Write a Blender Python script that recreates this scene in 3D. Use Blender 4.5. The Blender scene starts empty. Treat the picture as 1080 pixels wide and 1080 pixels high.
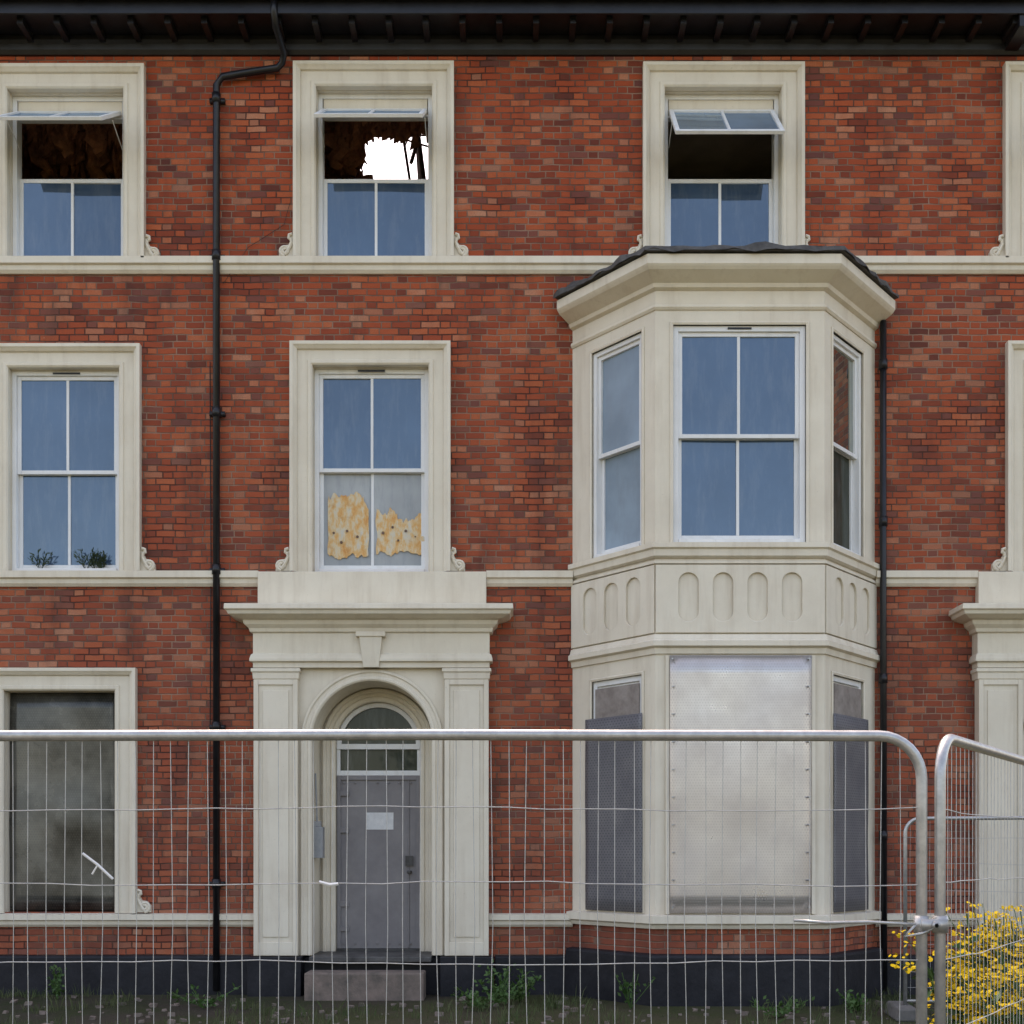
import bpy, bmesh, math, random
from mathutils import Vector, Matrix, noise
R = random.Random(7)
S = bpy.context.scene
D = 14.0; F = 1260.0; H = 1.65

# ------------------------------------------------------------------ materials
def mat(name):
    m = bpy.data.materials.new(name); m.use_nodes = True
    nt = m.node_tree; nt.nodes.clear()
    out = nt.nodes.new('ShaderNodeOutputMaterial')
    return m, nt, out
class N:
    def __init__(s, nt): s.nt = nt
    def n(s, t, **k):
        x = s.nt.nodes.new(t)
        for a, b in k.items(): setattr(x, a, b)
        return x
    def l(s, a, b): s.nt.links.new(a, b)
    def put(s, sock, v):
        if isinstance(v, bpy.types.NodeSocket): s.l(v, sock)
        else: sock.default_value = v
    def m(s, op, a, b=None, c=None):
        x = s.n('ShaderNodeMath', operation=op)
        s.put(x.inputs[0], a)
        if b is not None: s.put(x.inputs[1], b)
        if c is not None: s.put(x.inputs[2], c)
        return x.outputs[0]
    def mix(s, f, a, b, mode='MIX'):
        x = s.n('ShaderNodeMix', data_type='RGBA', blend_type=mode)
        s.put(x.inputs[0], f)
        s.put(x.inputs[6], a if isinstance(a, bpy.types.NodeSocket) else (*a, 1))
        s.put(x.inputs[7], b if isinstance(b, bpy.types.NodeSocket) else (*b, 1))
        return x.outputs[2]
    def noise(s, vec, scale, detail=4, rough=.55):
        x = s.n('ShaderNodeTexNoise'); s.l(vec, x.inputs['Vector'])
        x.inputs['Scale'].default_value = scale; x.inputs['Detail'].default_value = detail
        x.inputs['Roughness'].default_value = rough
        return x.outputs['Fac']
    def ramp(s, f, stops, interp='LINEAR'):
        x = s.n('ShaderNodeValToRGB'); s.l(f, x.inputs[0]); cr = x.color_ramp; cr.interpolation = interp
        while len(cr.elements) < len(stops): cr.elements.new(.5)
        for e, (p, c) in zip(cr.elements, stops):
            e.position = p; e.color = (*c, 1) if len(c) == 3 else c
        return x.outputs[0]
    def rng(s, v, a, b, c=0., d=1.):
        x = s.n('ShaderNodeMapRange'); s.l(v, x.inputs[0])
        for i, q in enumerate((a, b, c, d)): x.inputs[i+1].default_value = q
        return x.outputs[0]
    def coord(s, sc=(1, 1, 1)):
        t = s.n('ShaderNodeTexCoord'); mp = s.n('ShaderNodeMapping'); s.l(t.outputs['Object'], mp.inputs[0])
        mp.inputs['Scale'].default_value = sc
        return mp.outputs[0]
    def bump(s, h, strength, dist):
        x = s.n('ShaderNodeBump'); s.l(h, x.inputs['Height'])
        x.inputs['Strength'].default_value = strength; x.inputs['Distance'].default_value = dist
        return x.outputs[0]
    def pr(s, out, col, rough=.6, metal=0., bump=None, spec=.5):
        p = s.n('ShaderNodeBsdfPrincipled')
        s.put(p.inputs['Base Color'], col if isinstance(col, bpy.types.NodeSocket) else (*col, 1))
        s.put(p.inputs['Roughness'], rough); s.put(p.inputs['Metallic'], metal)
        p.inputs['Specular IOR Level'].default_value = spec
        if bump is not None: s.l(bump, p.inputs['Normal'])
        s.l(p.outputs[0], out.inputs[0]); return p

def m_brick():
    m, nt, out = mat('old_brick'); g = N(nt)
    co = g.coord(); wob = g.noise(co, 3.0, 2)
    sep = g.n('ShaderNodeSeparateXYZ'); g.l(co, sep.inputs[0])
    w2 = g.noise(co, 22, 3)
    z = g.m('ADD', sep.outputs[2], g.m('MULTIPLY', g.m('SUBTRACT', wob, .5), .03))
    z = g.m('ADD', z, g.m('MULTIPLY', g.m('SUBTRACT', w2, .5), .006))
    u0 = g.m('ADD', sep.outputs[0], sep.outputs[1])
    u0 = g.m('ADD', u0, g.m('MULTIPLY', g.m('SUBTRACT', w2, .5), .012))
    zr = g.m('DIVIDE', z, .0765); row = g.m('FLOOR', zr); fz = g.m('FRACT', zr)
    wr = g.n('ShaderNodeTexWhiteNoise', noise_dimensions='1D'); g.l(row, wr.inputs['W'])
    off = g.m('ADD', g.m('MULTIPLY', g.m('MODULO', row, 2.), .5), g.m('MULTIPLY', wr.outputs[0], .12))
    U = g.m('ADD', g.m('ADD', g.m('DIVIDE', u0, .345), off), 100.)
    f = g.m('FRACT', U); cell = g.m('FLOOR', U)
    hd = g.m('GREATER_THAN', f, .66)
    idn = g.m('ADD', g.m('MULTIPLY', cell, 2.), hd)
    cv = g.n('ShaderNodeCombineXYZ'); g.l(idn, cv.inputs[0]); g.l(row, cv.inputs[1])
    wn = g.n('ShaderNodeTexWhiteNoise', noise_dimensions='3D'); g.l(cv.outputs[0], wn.inputs['Vector'])
    val = wn.outputs['Value']
    wsep = g.n('ShaderNodeSeparateColor'); g.l(wn.outputs['Color'], wsep.inputs[0])
    big = g.noise(co, .6, 5, .65)
    v2 = g.m('ADD', g.m('MULTIPLY', val, .80), g.m('MULTIPLY', g.m('SUBTRACT', big, .38), .9))
    col = g.ramp(v2, [(0, (.085, .028, .022)), (.13, (.18, .040, .022)), (.34, (.33, .060, .022)), (.62, (.43, .086, .029)),
                      (.84, (.50, .130, .048)), (.98, (.56, .27, .16))])
    # odd purple / burnt headers and pale replacement bricks
    col = g.mix(g.rng(wsep.outputs[1], .90, .91, 0, .75), col, (.13, .060, .055))
    col = g.mix(g.rng(wsep.outputs[2], .93, .94, 0, .6), col, (.50, .24, .14))
    fine = g.noise(co, 60, 4, .7)
    col = g.mix(g.rng(fine, .3, .7, 0, .42), col, (.16, .045, .030))
    hz = g.rng(sep.outputs[2], 1., 9.5, .40, .02)
    col = g.mix(hz, col, (.26, .115, .078))
    dx = g.m('MULTIPLY', g.m('MINIMUM', g.m('MINIMUM', f, g.m('SUBTRACT', 1., f)), g.m('ABSOLUTE', g.m('SUBTRACT', f, .66))), .345)
    dz = g.m('MULTIPLY', g.m('MINIMUM', fz, g.m('SUBTRACT', 1., fz)), .0765)
    dd = g.m('MINIMUM', dx, dz)
    msk = g.rng(dd, .004, .0095, 0, 1)
    mcol = g.mix(g.rng(g.noise(co, 1.1, 4), .38, .62), (.080, .036, .027), (.32, .20, .14))
    col = g.mix(msk, mcol, col)
    st = g.noise(g.coord((1.6, 1.6, .35)), 1.2, 5, .65)
    col = g.mix(g.rng(st, .52, .74, 0, .65), col, (.065, .036, .03))
    ch = g.noise(co, 9, 5, .7)
    col = g.mix(g.rng(ch, .725, .75, 0, .6), col, (.5, .4, .33))
    h = g.m('ADD', msk, g.m('MULTIPLY', fine, .5))
    h = g.m('ADD', h, g.m('MULTIPLY', val, .35))
    g.pr(out, col, .85, 0, g.bump(h, .9, .008), .2); return m

def m_paint(name, base, dirt, amt=.5, rough=.6, bd=.004, aoon=True):
    m, nt, out = mat(name); g = N(nt); co = g.coord()
    n1 = g.noise(co, 1.6, 6, .65); n2 = g.noise(g.coord((7, 7, .7)), 1., 5, .65); n3 = g.noise(co, 35, 5, .7)
    c = g.mix(g.rng(n1, .40, .75, 0, amt*.7), base, dirt)
    c = g.mix(g.rng(n2, .5, .78, 0, amt), c, dirt)
    c = g.mix(g.rng(n3, .62, .74, 0, amt*.8), c, tuple(x*.65 for x in dirt))
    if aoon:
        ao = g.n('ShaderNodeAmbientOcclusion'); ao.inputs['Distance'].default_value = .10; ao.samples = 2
        c = g.mix(g.rng(ao.outputs['AO'], .25, .85, amt*.9, 0), c, tuple(x*.5 for x in dirt))  # colour goes darker still in creases, corners and under mouldings
    h = g.m('ADD', g.m('MULTIPLY', n3, .4), g.noise(co, 8, 4))
    g.pr(out, c, rough, 0, g.bump(h, .5, bd), .35); return m

def m_simple(name, c1, c2, scale=6, rough=.6, metal=0., spec=.4, bs=.3, bd=.004):
    m, nt, out = mat(name); g = N(nt); co = g.coord()
    n1 = g.noise(co, scale, 5, .65)
    c = g.mix(g.rng(n1, .3, .7), c1, c2)
    g.pr(out, c, rough, metal, g.bump(g.noise(co, scale*5, 4), bs, bd), spec); return m

def m_glass(name, base, gl=.3, tint=(.66, .82, 1.), frs=1., grough=.03, film=.35):
    m, nt, out = mat(name); g = N(nt); co = g.coord()
    n1 = g.noise(co, 1.1, 4); n2 = g.noise(g.coord((5, 5, .9)), 2.2, 6, .7); n3 = g.noise(co, 14, 5, .75)
    c = g.mix(g.rng(n1, .3, .7), base, tuple(x*1.7 for x in base))
    c = g.mix(g.rng(n2, .48, .8, 0, film), c, (.20, .215, .22))
    c = g.mix(g.rng(n3, .66, .78, 0, film), c, (.25, .26, .26))
    df = g.n('ShaderNodeBsdfDiffuse'); g.l(c, df.inputs[0])
    gs = g.n('ShaderNodeBsdfGlossy'); gs.inputs[0].default_value = (*tint, 1); gs.inputs['Roughness'].default_value = grough
    b = g.bump(g.noise(co, 1.5, 1), .12, .012); g.l(b, gs.inputs['Normal'])
    lw = g.n('ShaderNodeFresnel'); lw.inputs[0].default_value = 1.5
    mx = g.n('ShaderNodeMixShader'); g.put(mx.inputs[0], g.m('ADD', g.m('MULTIPLY', lw.outputs[0], frs), gl))
    g.l(df.outputs[0], mx.inputs[1]); g.l(gs.outputs[0], mx.inputs[2]); g.l(mx.outputs[0], out.inputs[0]); return m

def m_perf(name, c1, c2, metal, rough, hole=(.05, .05, .055), p=.03, hs=.75, n1s=2.0, bs=.4, dirt=.5):
    m, nt, out = mat(name); g = N(nt); co = g.coord()
    sep = g.n('ShaderNodeSeparateXYZ'); g.l(co, sep.inputs[0])
    zr = g.m('DIVIDE', sep.outputs[2], p); row = g.m('FLOOR', zr)
    ur = g.m('ADD', g.m('DIVIDE', sep.outputs[0], p), g.m('MULTIPLY', g.m('MODULO', row, 2.), .5))
    fu = g.m('SUBTRACT', g.m('FRACT', g.m('ADD', ur, 500.)), .5); fzz = g.m('SUBTRACT', g.m('FRACT', zr), .5)
    r = g.m('SQRT', g.m('ADD', g.m('MULTIPLY', fu, fu), g.m('MULTIPLY', fzz, fzz)))
    hm = g.rng(r, .2, .3, 1, 0)
    n1 = g.noise(co, n1s, 5, .7); n2 = g.noise(g.coord((6, 6, .8)), 1.5, 5, .7)
    c = g.mix(g.rng(n1, .35, .65), c1, c2)
    c = g.mix(g.rng(n2, .6, .8, 0, dirt), c, (.35, .33, .3))
    c = g.mix(g.m('MULTIPLY', hm, hs), c, hole)
    mt = g.m('MULTIPLY', g.m('SUBTRACT', 1., hm), metal)
    g.pr(out, c, g.rng(n1, .3, .7, rough, rough+.12), mt, g.bump(g.noise(co, n1s, 1), bs, .03), .5); return m

BRICK = m_brick()
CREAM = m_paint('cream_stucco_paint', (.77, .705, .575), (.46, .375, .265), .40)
WHITE = m_paint('white_joinery_paint', (.80, .80, .79), (.46, .44, .40), .35, .4, .002, False)
BLACK = m_simple('black_gloss_paint', (.006, .006, .008), (.016, .016, .019), 5, .35, 0, .4, .3, .004)
GUTTER = m_simple('gutter_black_sheen', (.012, .013, .017), (.03, .032, .04), 5, .3, 0, .5, .3, .004)  # lighter bluish copy of the black, with sheen put into the base colour
PLINTH = m_simple('black_plinth_paint', (.007, .007, .010), (.022, .022, .027), 4, .6, 0, .3, .5, .01)
LEAD = m_simple('roof_lead', (.035, .033, .031), (.12, .115, .11), 5, .6)
SLATE = m_simple('slate', (.06, .062, .075), (.12, .12, .13), 9, .6)
GLASS = m_glass('window_glass', (.032, .052, .085), .07)  # blue of the reflected sky is partly put into the diffuse base
GLASS2 = m_glass('window_glass_pale', (.12, .155, .20), .06, frs=.4)
GLASSW = m_glass('frosted_window_glass', (.19, .235, .28), .0, frs=.12, grough=.3)
GLASS3 = m_glass('dark_glass', (.035, .038, .030), .0, (.9, .95, .9), frs=.5)
DIRTY = m_glass('whitewashed_glass', (.26, .26, .245), .02, frs=.5, film=.7)
PERFL = m_perf('perforated_galvanised_sheet', (.60, .565, .53), (.52, .475, .44), .72, .26, (.34, .30, .28), hs=.4, bs=.08, dirt=.3)
PERFG = m_perf('perforated_grey_sheet', (.13, .13, .145), (.20, .195, .20), .3, .5)
PERFW = m_perf('perforated_weathered_sheet', (.030, .030, .027), (.16, .155, .135), .45, .2, (.04, .04, .036), hs=.4, n1s=.9, bs=.12, dirt=.35)
BOARD = m_simple('weathered_board', (.20, .17, .15), (.34, .30, .27), 7, .8)
DOORM = m_simple('grey_steel_door_paint', (.19, .175, .18), (.25, .235, .235), 3, .5)
PAPER = m_simple('paper', (.75, .75, .74), (.6, .6, .6), 12, .8)
GALV = m_simple('galvanised_steel', (.50, .50, .49), (.34, .34, .34), 25, .38, .65, .5, .2, .001)
WIRE = m_simple('galvanised_wire', (.48, .48, .46), (.34, .34, .33), 25, .5, .3)
STONE = m_simple('step_stone', (.24, .185, .155), (.11, .095, .08), 6, .85, 0, .3, .6, .01)
CONC = m_simple('pavement_concrete', (.36, .34, .31), (.26, .25, .23), 3, .85)
FOOT = m_simple('fence_foot_concrete', (.10, .095, .085), (.16, .15, .14), 6, .9)
PLAST = m_simple('grey_plastic', (.24, .25, .26), (.34, .34, .34), 9, .5)
INTER = m_simple('interior_plaster', (.30, .24, .19), (.12, .09, .07), 3, .9)
LATH = m_simple('broken_lath', (.60, .27, .15), (.16, .075, .05), 5, .9, 0, .2, .8, .03)
CEIL = m_simple('sooty_ceiling', (.60, .52, .42), (.40, .34, .27), 2, .9)
WOOD = m_simple('rafter_wood', (.22, .14, .10), (.09, .06, .045), 7, .8)
def m_torn():
    m, nt, out = mat('stained_yellow_paper'); g = N(nt); co = g.coord()
    a = g.noise(g.coord((9, 9, 4)), 1.5, 6, .7); b = g.noise(co, 6, 5, .7)
    c = g.ramp(a, [(.3, (.58, .26, .07)), (.44, (.66, .40, .15)), (.56, (.66, .55, .36)), (.68, (.58, .56, .50))])
    c = g.mix(g.rng(b, .55, .75, 0, .6), c, (.38, .17, .06))
    g.pr(out, c, .6, 0, g.bump(a, .5, .02), .3); return m
TORN = m_torn()
LEAF = m_simple('weed_leaf', (.035, .085, .015), (.07, .125, .028), 4, .6)
LEAFD = m_simple('dark_leaf', (.02, .035, .012), (.035, .055, .018), 4, .6)
GRASS = m_simple('grass_blades', (.045, .08, .018), (.10, .10, .04), 3, .7)
YEL = m_simple('ragwort_flower', (.56, .40, .006), (.42, .28, .004), 30, .8, 0, .1)
BARK = m_simple('bark', (.08, .06, .045), (.04, .03, .025), 9, .9)
def m_ground():
    m, nt, out = mat('rough_ground'); g = N(nt); co = g.coord()
    a = g.noise(co, .8, 6, .65); b = g.noise(co, 14, 5, .7); c3 = g.noise(co, .12, 3)
    c = g.mix(g.rng(a, .42, .6), (.045, .036, .029), (.028, .038, .012))
    c = g.mix(g.rng(b, .57, .72, 0, .6), c, (.12, .10, .085))
    c = g.mix(g.rng(c3, .45, .65, 0, .4), c, (.09, .09, .03))
    g.pr(out, c, .95, 0, g.bump(b, .8, .03), .2); return m
GROUND = m_ground()
MEADOW = m_simple('dry_meadow', (.24, .19, .06), (.10, .12, .035), .5, .95)

# ------------------------------------------------------------------ mesh helper
class MB:
    def __init__(s): s.v = []; s.f = []; s.M = Matrix.Identity(4)
    def add(s, vs, fs):
        k = len(s.v); s.v += [s.M @ Vector(p) for p in vs]; s.f += [[i+k for i in q] for q in fs]
    def box(s, x0, x1, y0, y1, z0, z1):
        s.add([(x0,y0,z0),(x1,y0,z0),(x1,y1,z0),(x0,y1,z0),(x0,y0,z1),(x1,y0,z1),(x1,y1,z1),(x0,y1,z1)],
              [(3,2,1,0),(4,5,6,7),(0,1,5,4),(1,2,6,5),(2,3,7,6),(3,0,4,7)])
    def prism(s, poly, y0, y1):
        n = len(poly)
        s.add([(p[0], y0, p[1]) for p in poly]+[(p[0], y1, p[1]) for p in poly],
              [list(range(n)), list(range(2*n-1, n-1, -1))]+[(i, i+n, (i+1) % n+n, (i+1) % n) for i in range(n)])
    def wall(s, u0, u1, z0, z1, holes, d0, d1):
        us = sorted({u0, u1, *[h[0] for h in holes], *[h[1] for h in holes]}); us = [a for a in us if u0 <= a <= u1]
        zs = sorted({z0, z1, *[h[2] for h in holes], *[h[3] for h in holes]}); zs = [a for a in zs if z0 <= a <= z1]
        for i in range(len(us)-1):
            for j in range(len(zs)-1):
                a, b, c, e = us[i], us[i+1], zs[j], zs[j+1]; cu, cz = (a+b)/2, (c+e)/2
                if any(h[0] < cu < h[1] and h[2] < cz < h[3] for h in holes): continue
                s.add([(a,d0,c),(b,d0,c),(b,d0,e),(a,d0,e)], [(0,1,2,3)])
                s.add([(a,d1,c),(b,d1,c),(b,d1,e),(a,d1,e)], [(3,2,1,0)])
        for h in holes:
            a, b, c, e = h[:4]
            s.add([(a,d0,c),(a,d1,c),(a,d1,e),(a,d0,e)], [(0,1,2,3)])
            s.add([(b,d0,c),(b,d1,c),(b,d1,e),(b,d0,e)], [(3,2,1,0)])
            s.add([(a,d0,e),(b,d0,e),(b,d1,e),(a,d1,e)], [(3,2,1,0)])
            s.add([(a,d0,c),(b,d0,c),(b,d1,c),(a,d1,c)], [(0,1,2,3)])
        a, b, c, e = u0, u1, z0, z1
        s.add([(a,d0,c),(a,d1,c),(a,d1,e),(a,d0,e)], [(3,2,1,0)])
        s.add([(b,d0,c),(b,d1,c),(b,d1,e),(b,d0,e)], [(0,1,2,3)])
        s.add([(a,d0,e),(b,d0,e),(b,d1,e),(a,d1,e)], [(0,1,2,3)])
    def arch3(s, u0, u1, zb, z1, prof):
        n = len(prof); vs = []
        for k in range(4):
            for o, d in prof:
                vs.append([(u0-o, d, zb), (u0-o, d, z1+o), (u1+o, d, z1+o), (u1+o, d, zb)][k])
        fs = []
        for k in range(3):
            for i in range(n-1):
                fs.append((k*n+i, (k+1)*n+i, (k+1)*n+i+1, k*n+i+1))
        s.add(vs, fs)
    def archring(s, cx, zs, r, prof, zb, seg=40):
        vs = []; n = len(prof)
        for o, d in prof: vs.append((cx-r-o, d, zb))
        for k in range(seg+1):
            a = math.pi-math.pi*k/seg
            for o, d in prof: vs.append((cx+(r+o)*math.cos(a), d, zs+(r+o)*math.sin(a)))
        for o, d in prof: vs.append((cx+r+o, d, zb))
        m = seg+3
        s.add(vs, [(k*n+i, (k+1)*n+i, (k+1)*n+i+1, k*n+i+1) for k in range(m-1) for i in range(n-1)])
    def sweep(s, path, prof, cap=True):
        P = [Vector(p) for p in path]; n = len(prof); vs = []
        nr = []
        for i in range(len(P)-1):
            d = (P[i+1]-P[i]).normalized(); nr.append(Vector((d.y, -d.x)))
        for i, p in enumerate(P):
            if i == 0: m = nr[0]
            elif i == len(P)-1: m = nr[-1]
            else:
                m = (nr[i-1]+nr[i]); m = m/(m.dot(nr[i]))
            for o, z in prof: vs.append((p.x+m.x*o, p.y+m.y*o, z))
        fs = [(k*n+i, k*n+i+1, (k+1)*n+i+1, (k+1)*n+i) for k in range(len(P)-1) for i in range(n-1)]
        if cap: fs += [list(range(n)), list(range((len(P)-1)*n+n-1, (len(P)-1)*n-1, -1))]
        s.add(vs, fs)
    def tube(s, pts, r, seg=8, cap=True):
        pts = [Vector(p) for p in pts]; vs = []; n = len(pts)
        t0 = (pts[1]-pts[0]).normalized(); up = Vector((0,0,1)) if abs(t0.z) < .9 else Vector((1,0,0))
        a = t0.cross(up).normalized()
        for i, p in enumerate(pts):
            t = (pts[min(i+1,n-1)]-pts[max(i-1,0)]).normalized()
            a = (a-t*a.dot(t)).normalized(); b = t.cross(a)
            rr = r[i] if isinstance(r, (list, tuple)) else r
            for k in range(seg):
                q = 2*math.pi*k/seg; vs.append(p+a*math.cos(q)*rr+b*math.sin(q)*rr)
        fs = [(i*seg+k, i*seg+(k+1)%seg, (i+1)*seg+(k+1)%seg, (i+1)*seg+k) for i in range(n-1) for k in range(seg)]
        if cap: fs += [list(range(seg-1,-1,-1)), list(range((n-1)*seg, n*seg))]
        s.add(vs, fs)
    def obj(s, name, m, parent=None, bevel=0, smooth=False, fix=True):
        me = bpy.data.meshes.new(name); me.from_pydata([tuple(v) for v in s.v], [], s.f); 
        if fix:
            bm = bmesh.new(); bm.from_mesh(me)
            bmesh.ops.remove_doubles(bm, verts=bm.verts, dist=1e-5)
            bmesh.ops.recalc_face_normals(bm, faces=bm.faces)
            big = [f for f in bm.faces if len(f.verts) > 4]
            if big: bmesh.ops.triangulate(bm, faces=big)
            bm.to_mesh(me); bm.free()
        o = bpy.data.objects.new(name, me); S.collection.objects.link(o); me.materials.append(m)
        if parent: o.parent = parent
        if smooth:
            for p in me.polygons: p.use_smooth = True
        if bevel:
            b = o.modifiers.new('bevel', 'BEVEL'); b.width = bevel; b.segments = 2; b.limit_method = 'ANGLE'; b.angle_limit = math.radians(50)
        return o
def empty(name):
    o = bpy.data.objects.new(name, None); S.collection.objects.link(o); return o

HOUSE = empty('brick_terraced_house')
wx = lambda px, y=0.: (px-540)*(D+y)/F
wz = lambda py, y=0.: H+(900-py)*(D+y)/F

def frame(A, B):
    A = Vector(A); B = Vector(B); d = (B-A).normalized(); n = Vector((-d.y, d.x))
    return Matrix(((d.x, n.x, 0, A.x), (d.y, n.y, 0, A.y), (0, 0, 1, 0), (0, 0, 0, 1))), (B-A).length
ID = Matrix.Identity(4)
BC = 2.48
bay = [(BC-1.77, 0), (BC-.92, -1.0), (BC+.92, -1.0), (BC+1.77, 0)]
ML, LL = frame(bay[0], bay[1]); MF, LF = frame(bay[1], bay[2]); MR, LR = frame(bay[2], bay[3])

# ------------------------------------------------------------------ windows
win = {k: MB() for k in ('frame', 'glass', 'pale', 'frost', 'dark', 'dirty')}
def sash_rect(fr, gl, M, u0, u1, z0, z1, d, st=.045, mull=True, bot=.06, top=.045, tilt=.0):
    fr.M = M
    fr.box(u0, u0+st, d, d+.04, z0, z1); fr.box(u1-st, u1, d, d+.04, z0, z1)
    fr.box(u0+st, u1-st, d+.001, d+.039, z0, z0+bot); fr.box(u0+st, u1-st, d+.001, d+.039, z1-top, z1)
    c = (u0+u1)/2; panes = [(u0+st, u1-st)]
    if mull:
        fr.box(c-.016, c+.016, d+.003, d+.037, z0+bot, z1-top); panes = [(u0+st, c-.016), (c+.016, u1-st)]
    gl.M = M
    for a, b in panes:
        t1, t2 = R.uniform(-.006, .006), R.uniform(-.010, .010)
        gl.add([(a-.005, d+.02+t1, z0+bot-.005), (b+.005, d+.02-t1, z0+bot-.005), (b+.005, d+.02-t1+t2, z1-top+.005), (a-.005, d+.02+t1+t2, z1-top+.005)], [(0,1,2,3)])
def window(M, u0, u1, z0, z1, zm, d, mull=True, gu='glass', gd='glass', fw=.05, top_open=False):
    fr = win['frame']; fr.M = M
    fr.box(u0, u0+fw, d-.03, d+.12, z0, z1); fr.box(u1-fw, u1, d-.03, d+.12, z0, z1)
    fr.box(u0+fw, u1-fw, d-.028, d+.118, z1-fw, z1); fr.box(u0+fw, u1-fw, d-.045, d+.118, z0, z0+.045)
    a, b = u0+fw, u1-fw
    sash_rect(fr, win[gd], M, a, b, z0+.045, zm, d+.05, mull=mull)
    if not top_open:
        sash_rect(fr, win[gu], M, a, b, zm-.045, z1-fw, d, mull=mull, bot=.045)

cols = dict(TL=(-5.91, -4.54, 8.60, 10.60), TC=(-2.30, -.93, 8.62, 10.63), TR=(1.78, 3.16, 8.60, 10.62), T4=(6.0, 7.37, 8.60, 10.62),
            ML=(-5.90, -4.59, 4.95, 7.34), MC=(-2.34, -.97, 4.95, 7.37), M4=(6.03, 7.40, 4.95, 7.37), GL=(-5.95, -4.64, .96, 3.56))
DC = -1.63; DC2 = DC+8.39
holes = list(cols.values())+[(DC-1.27, DC+1.27, .02, 3.88), (DC2-1.27, DC2+1.27, .02, 3.88)]
w = MB(); w.wall(-9, 11, 0, 11.2, holes+[(BC-1.55, BC+1.55, .9, 7.9)], 0, .33)
w.obj('front_brick_wall', BRICK, HOUSE)
w = MB(); w.box(-9, -8.7, .34, 9.3, 0, 11.3); w.box(10.7, 11, .34, 9.3, 0, 11.3); w.box(-8.69, 10.69, 9, 9.3, 0, 11.3)
for x in (-9, 10.7):
    w.add([(x,0.35,11.3),(x,9.3,11.3),(x,4.5,14.5),(x+.3,0.35,11.3),(x+.3,9.3,11.3),(x+.3,4.5,14.5)], [(0,1,2),(3,5,4),(0,2,5,3),(1,4,5,2)])
w.obj('rear_brick_walls', BRICK, HOUSE)

AP = [(-.006, .05), (-.006, -.03), (.012, -.045), (.045, -.045), (.055, -.03), (.165, -.03), (.175, -.055), (.2, -.075), (.215, -.09), (.252, -.09), (.252, .01)]
tr = MB()
for k, (a, b, c, e) in cols.items(): tr.arch3(a, b, c-.01, e, AP)
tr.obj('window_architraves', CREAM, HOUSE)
rv = MB()
for k, (a, b, c, e) in cols.items():
    t = .012
    rv.box(a-.001, a+t, .052, .26, c, e-t); rv.box(b-t, b+.001, .052, .26, c, e-t); rv.box(a-.001, b+.001, .052, .26, e-t, e+.001)
    if k[0] == 'T': rv.box(a+t+.06, b-t-.06, .13, .25, e-.25, e-.063)
rv.obj('window_reveals', CREAM, HOUSE)

a, b, c, e = cols['ML']; window(ID, a+.012, b-.012, c+.01, e-.012, 6.17, .10)
a, b, c, e = cols['MC']; window(ID, a+.012, b-.012, c+.01, e-.012, 6.20, .12, gd='dirty')
a, b, c, e = cols['M4']; window(ID, a+.012, b-.012, c+.01, e-.012, 6.18, .12)
for k, out_, drop in (('TL', .66, .47), ('TC', .68, .48), ('TR', .58, .60), ('T4', .5, .6)):
    a, b, c, e = cols[k]; a += .012; b -= .012; e -= .012
    window(ID, a, b, c+.01, e, 9.66, .14, top_open=True)
    L = math.hypot(out_, drop); th = math.atan2(out_, drop)
    zt = e-.20
    Mh = Matrix.Translation((0, .10, zt)) @ Matrix.Rotation(-th, 4, 'X') @ Matrix.Translation((0, -.02, 0))
    sash_rect(win['frame'], win['pale'], Mh, a+.06, b-.06, -L, 0, 0, st=.05, bot=.06, top=.05)
    win['frame'].M = ID
    win['frame'].box(a+.05, b-.05, .12, .2, e-.262, e-.24)
    for sx in (a+.065, b-.065):
        win['frame'].tube([(sx, .16, zt-.40), (sx, -.2, zt-.27)], .006, 5)
f0, f1 = 1.754-bay[1][0], 3.198-bay[1][0]
BZ0, BZ1 = 5.03, 7.40
window(MF, f0, f1, BZ0, BZ1, 6.23, .05, fw=.06)
s0, s1 = .25*LL, .85*LL
window(ML, s0, s1, BZ0, BZ1, 6.23, .05, mull=False, gu='frost', gd='frost')
window(MR, LR-s1, LR-s0, BZ0, BZ1, 6.23, .05, mull=False, gu='dark', gd='dark')
for M, (p, q) in ((ML, (s0, s1)), (MR, (LR-s1, LR-s0))):
    window(M, p, q, 1.0, 3.62, 2.3, .05, mull=False, gu='dark', gd='dark', fw=.06)
nm = {'frame': ('sash_window_frames', WHITE), 'glass': ('window_panes', GLASS), 'pale': ('pale_window_panes', GLASS2), 'frost': ('frosted_window_panes', GLASSW), 'dark': ('dark_window_panes', GLASS3), 'dirty': ('whitewashed_panes', DIRTY)}
for k, (nme, m) in nm.items():
    win[k].obj(nme, m, HOUSE, bevel=.004 if k == 'frame' else 0)

v = MB()
for k in ('ML', 'MC'):
    a, b, c, e = cols[k]; cc = (a+b)/2; v.box(cc-.16, cc+.16, .06, .068, e-.05, e-.03)
v.box(BC-.13, BC+.13, -1.0+.012, -1+.018, 7.36, 7.38)
v.obj('trickle_vents', BLACK, HOUSE)

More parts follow.
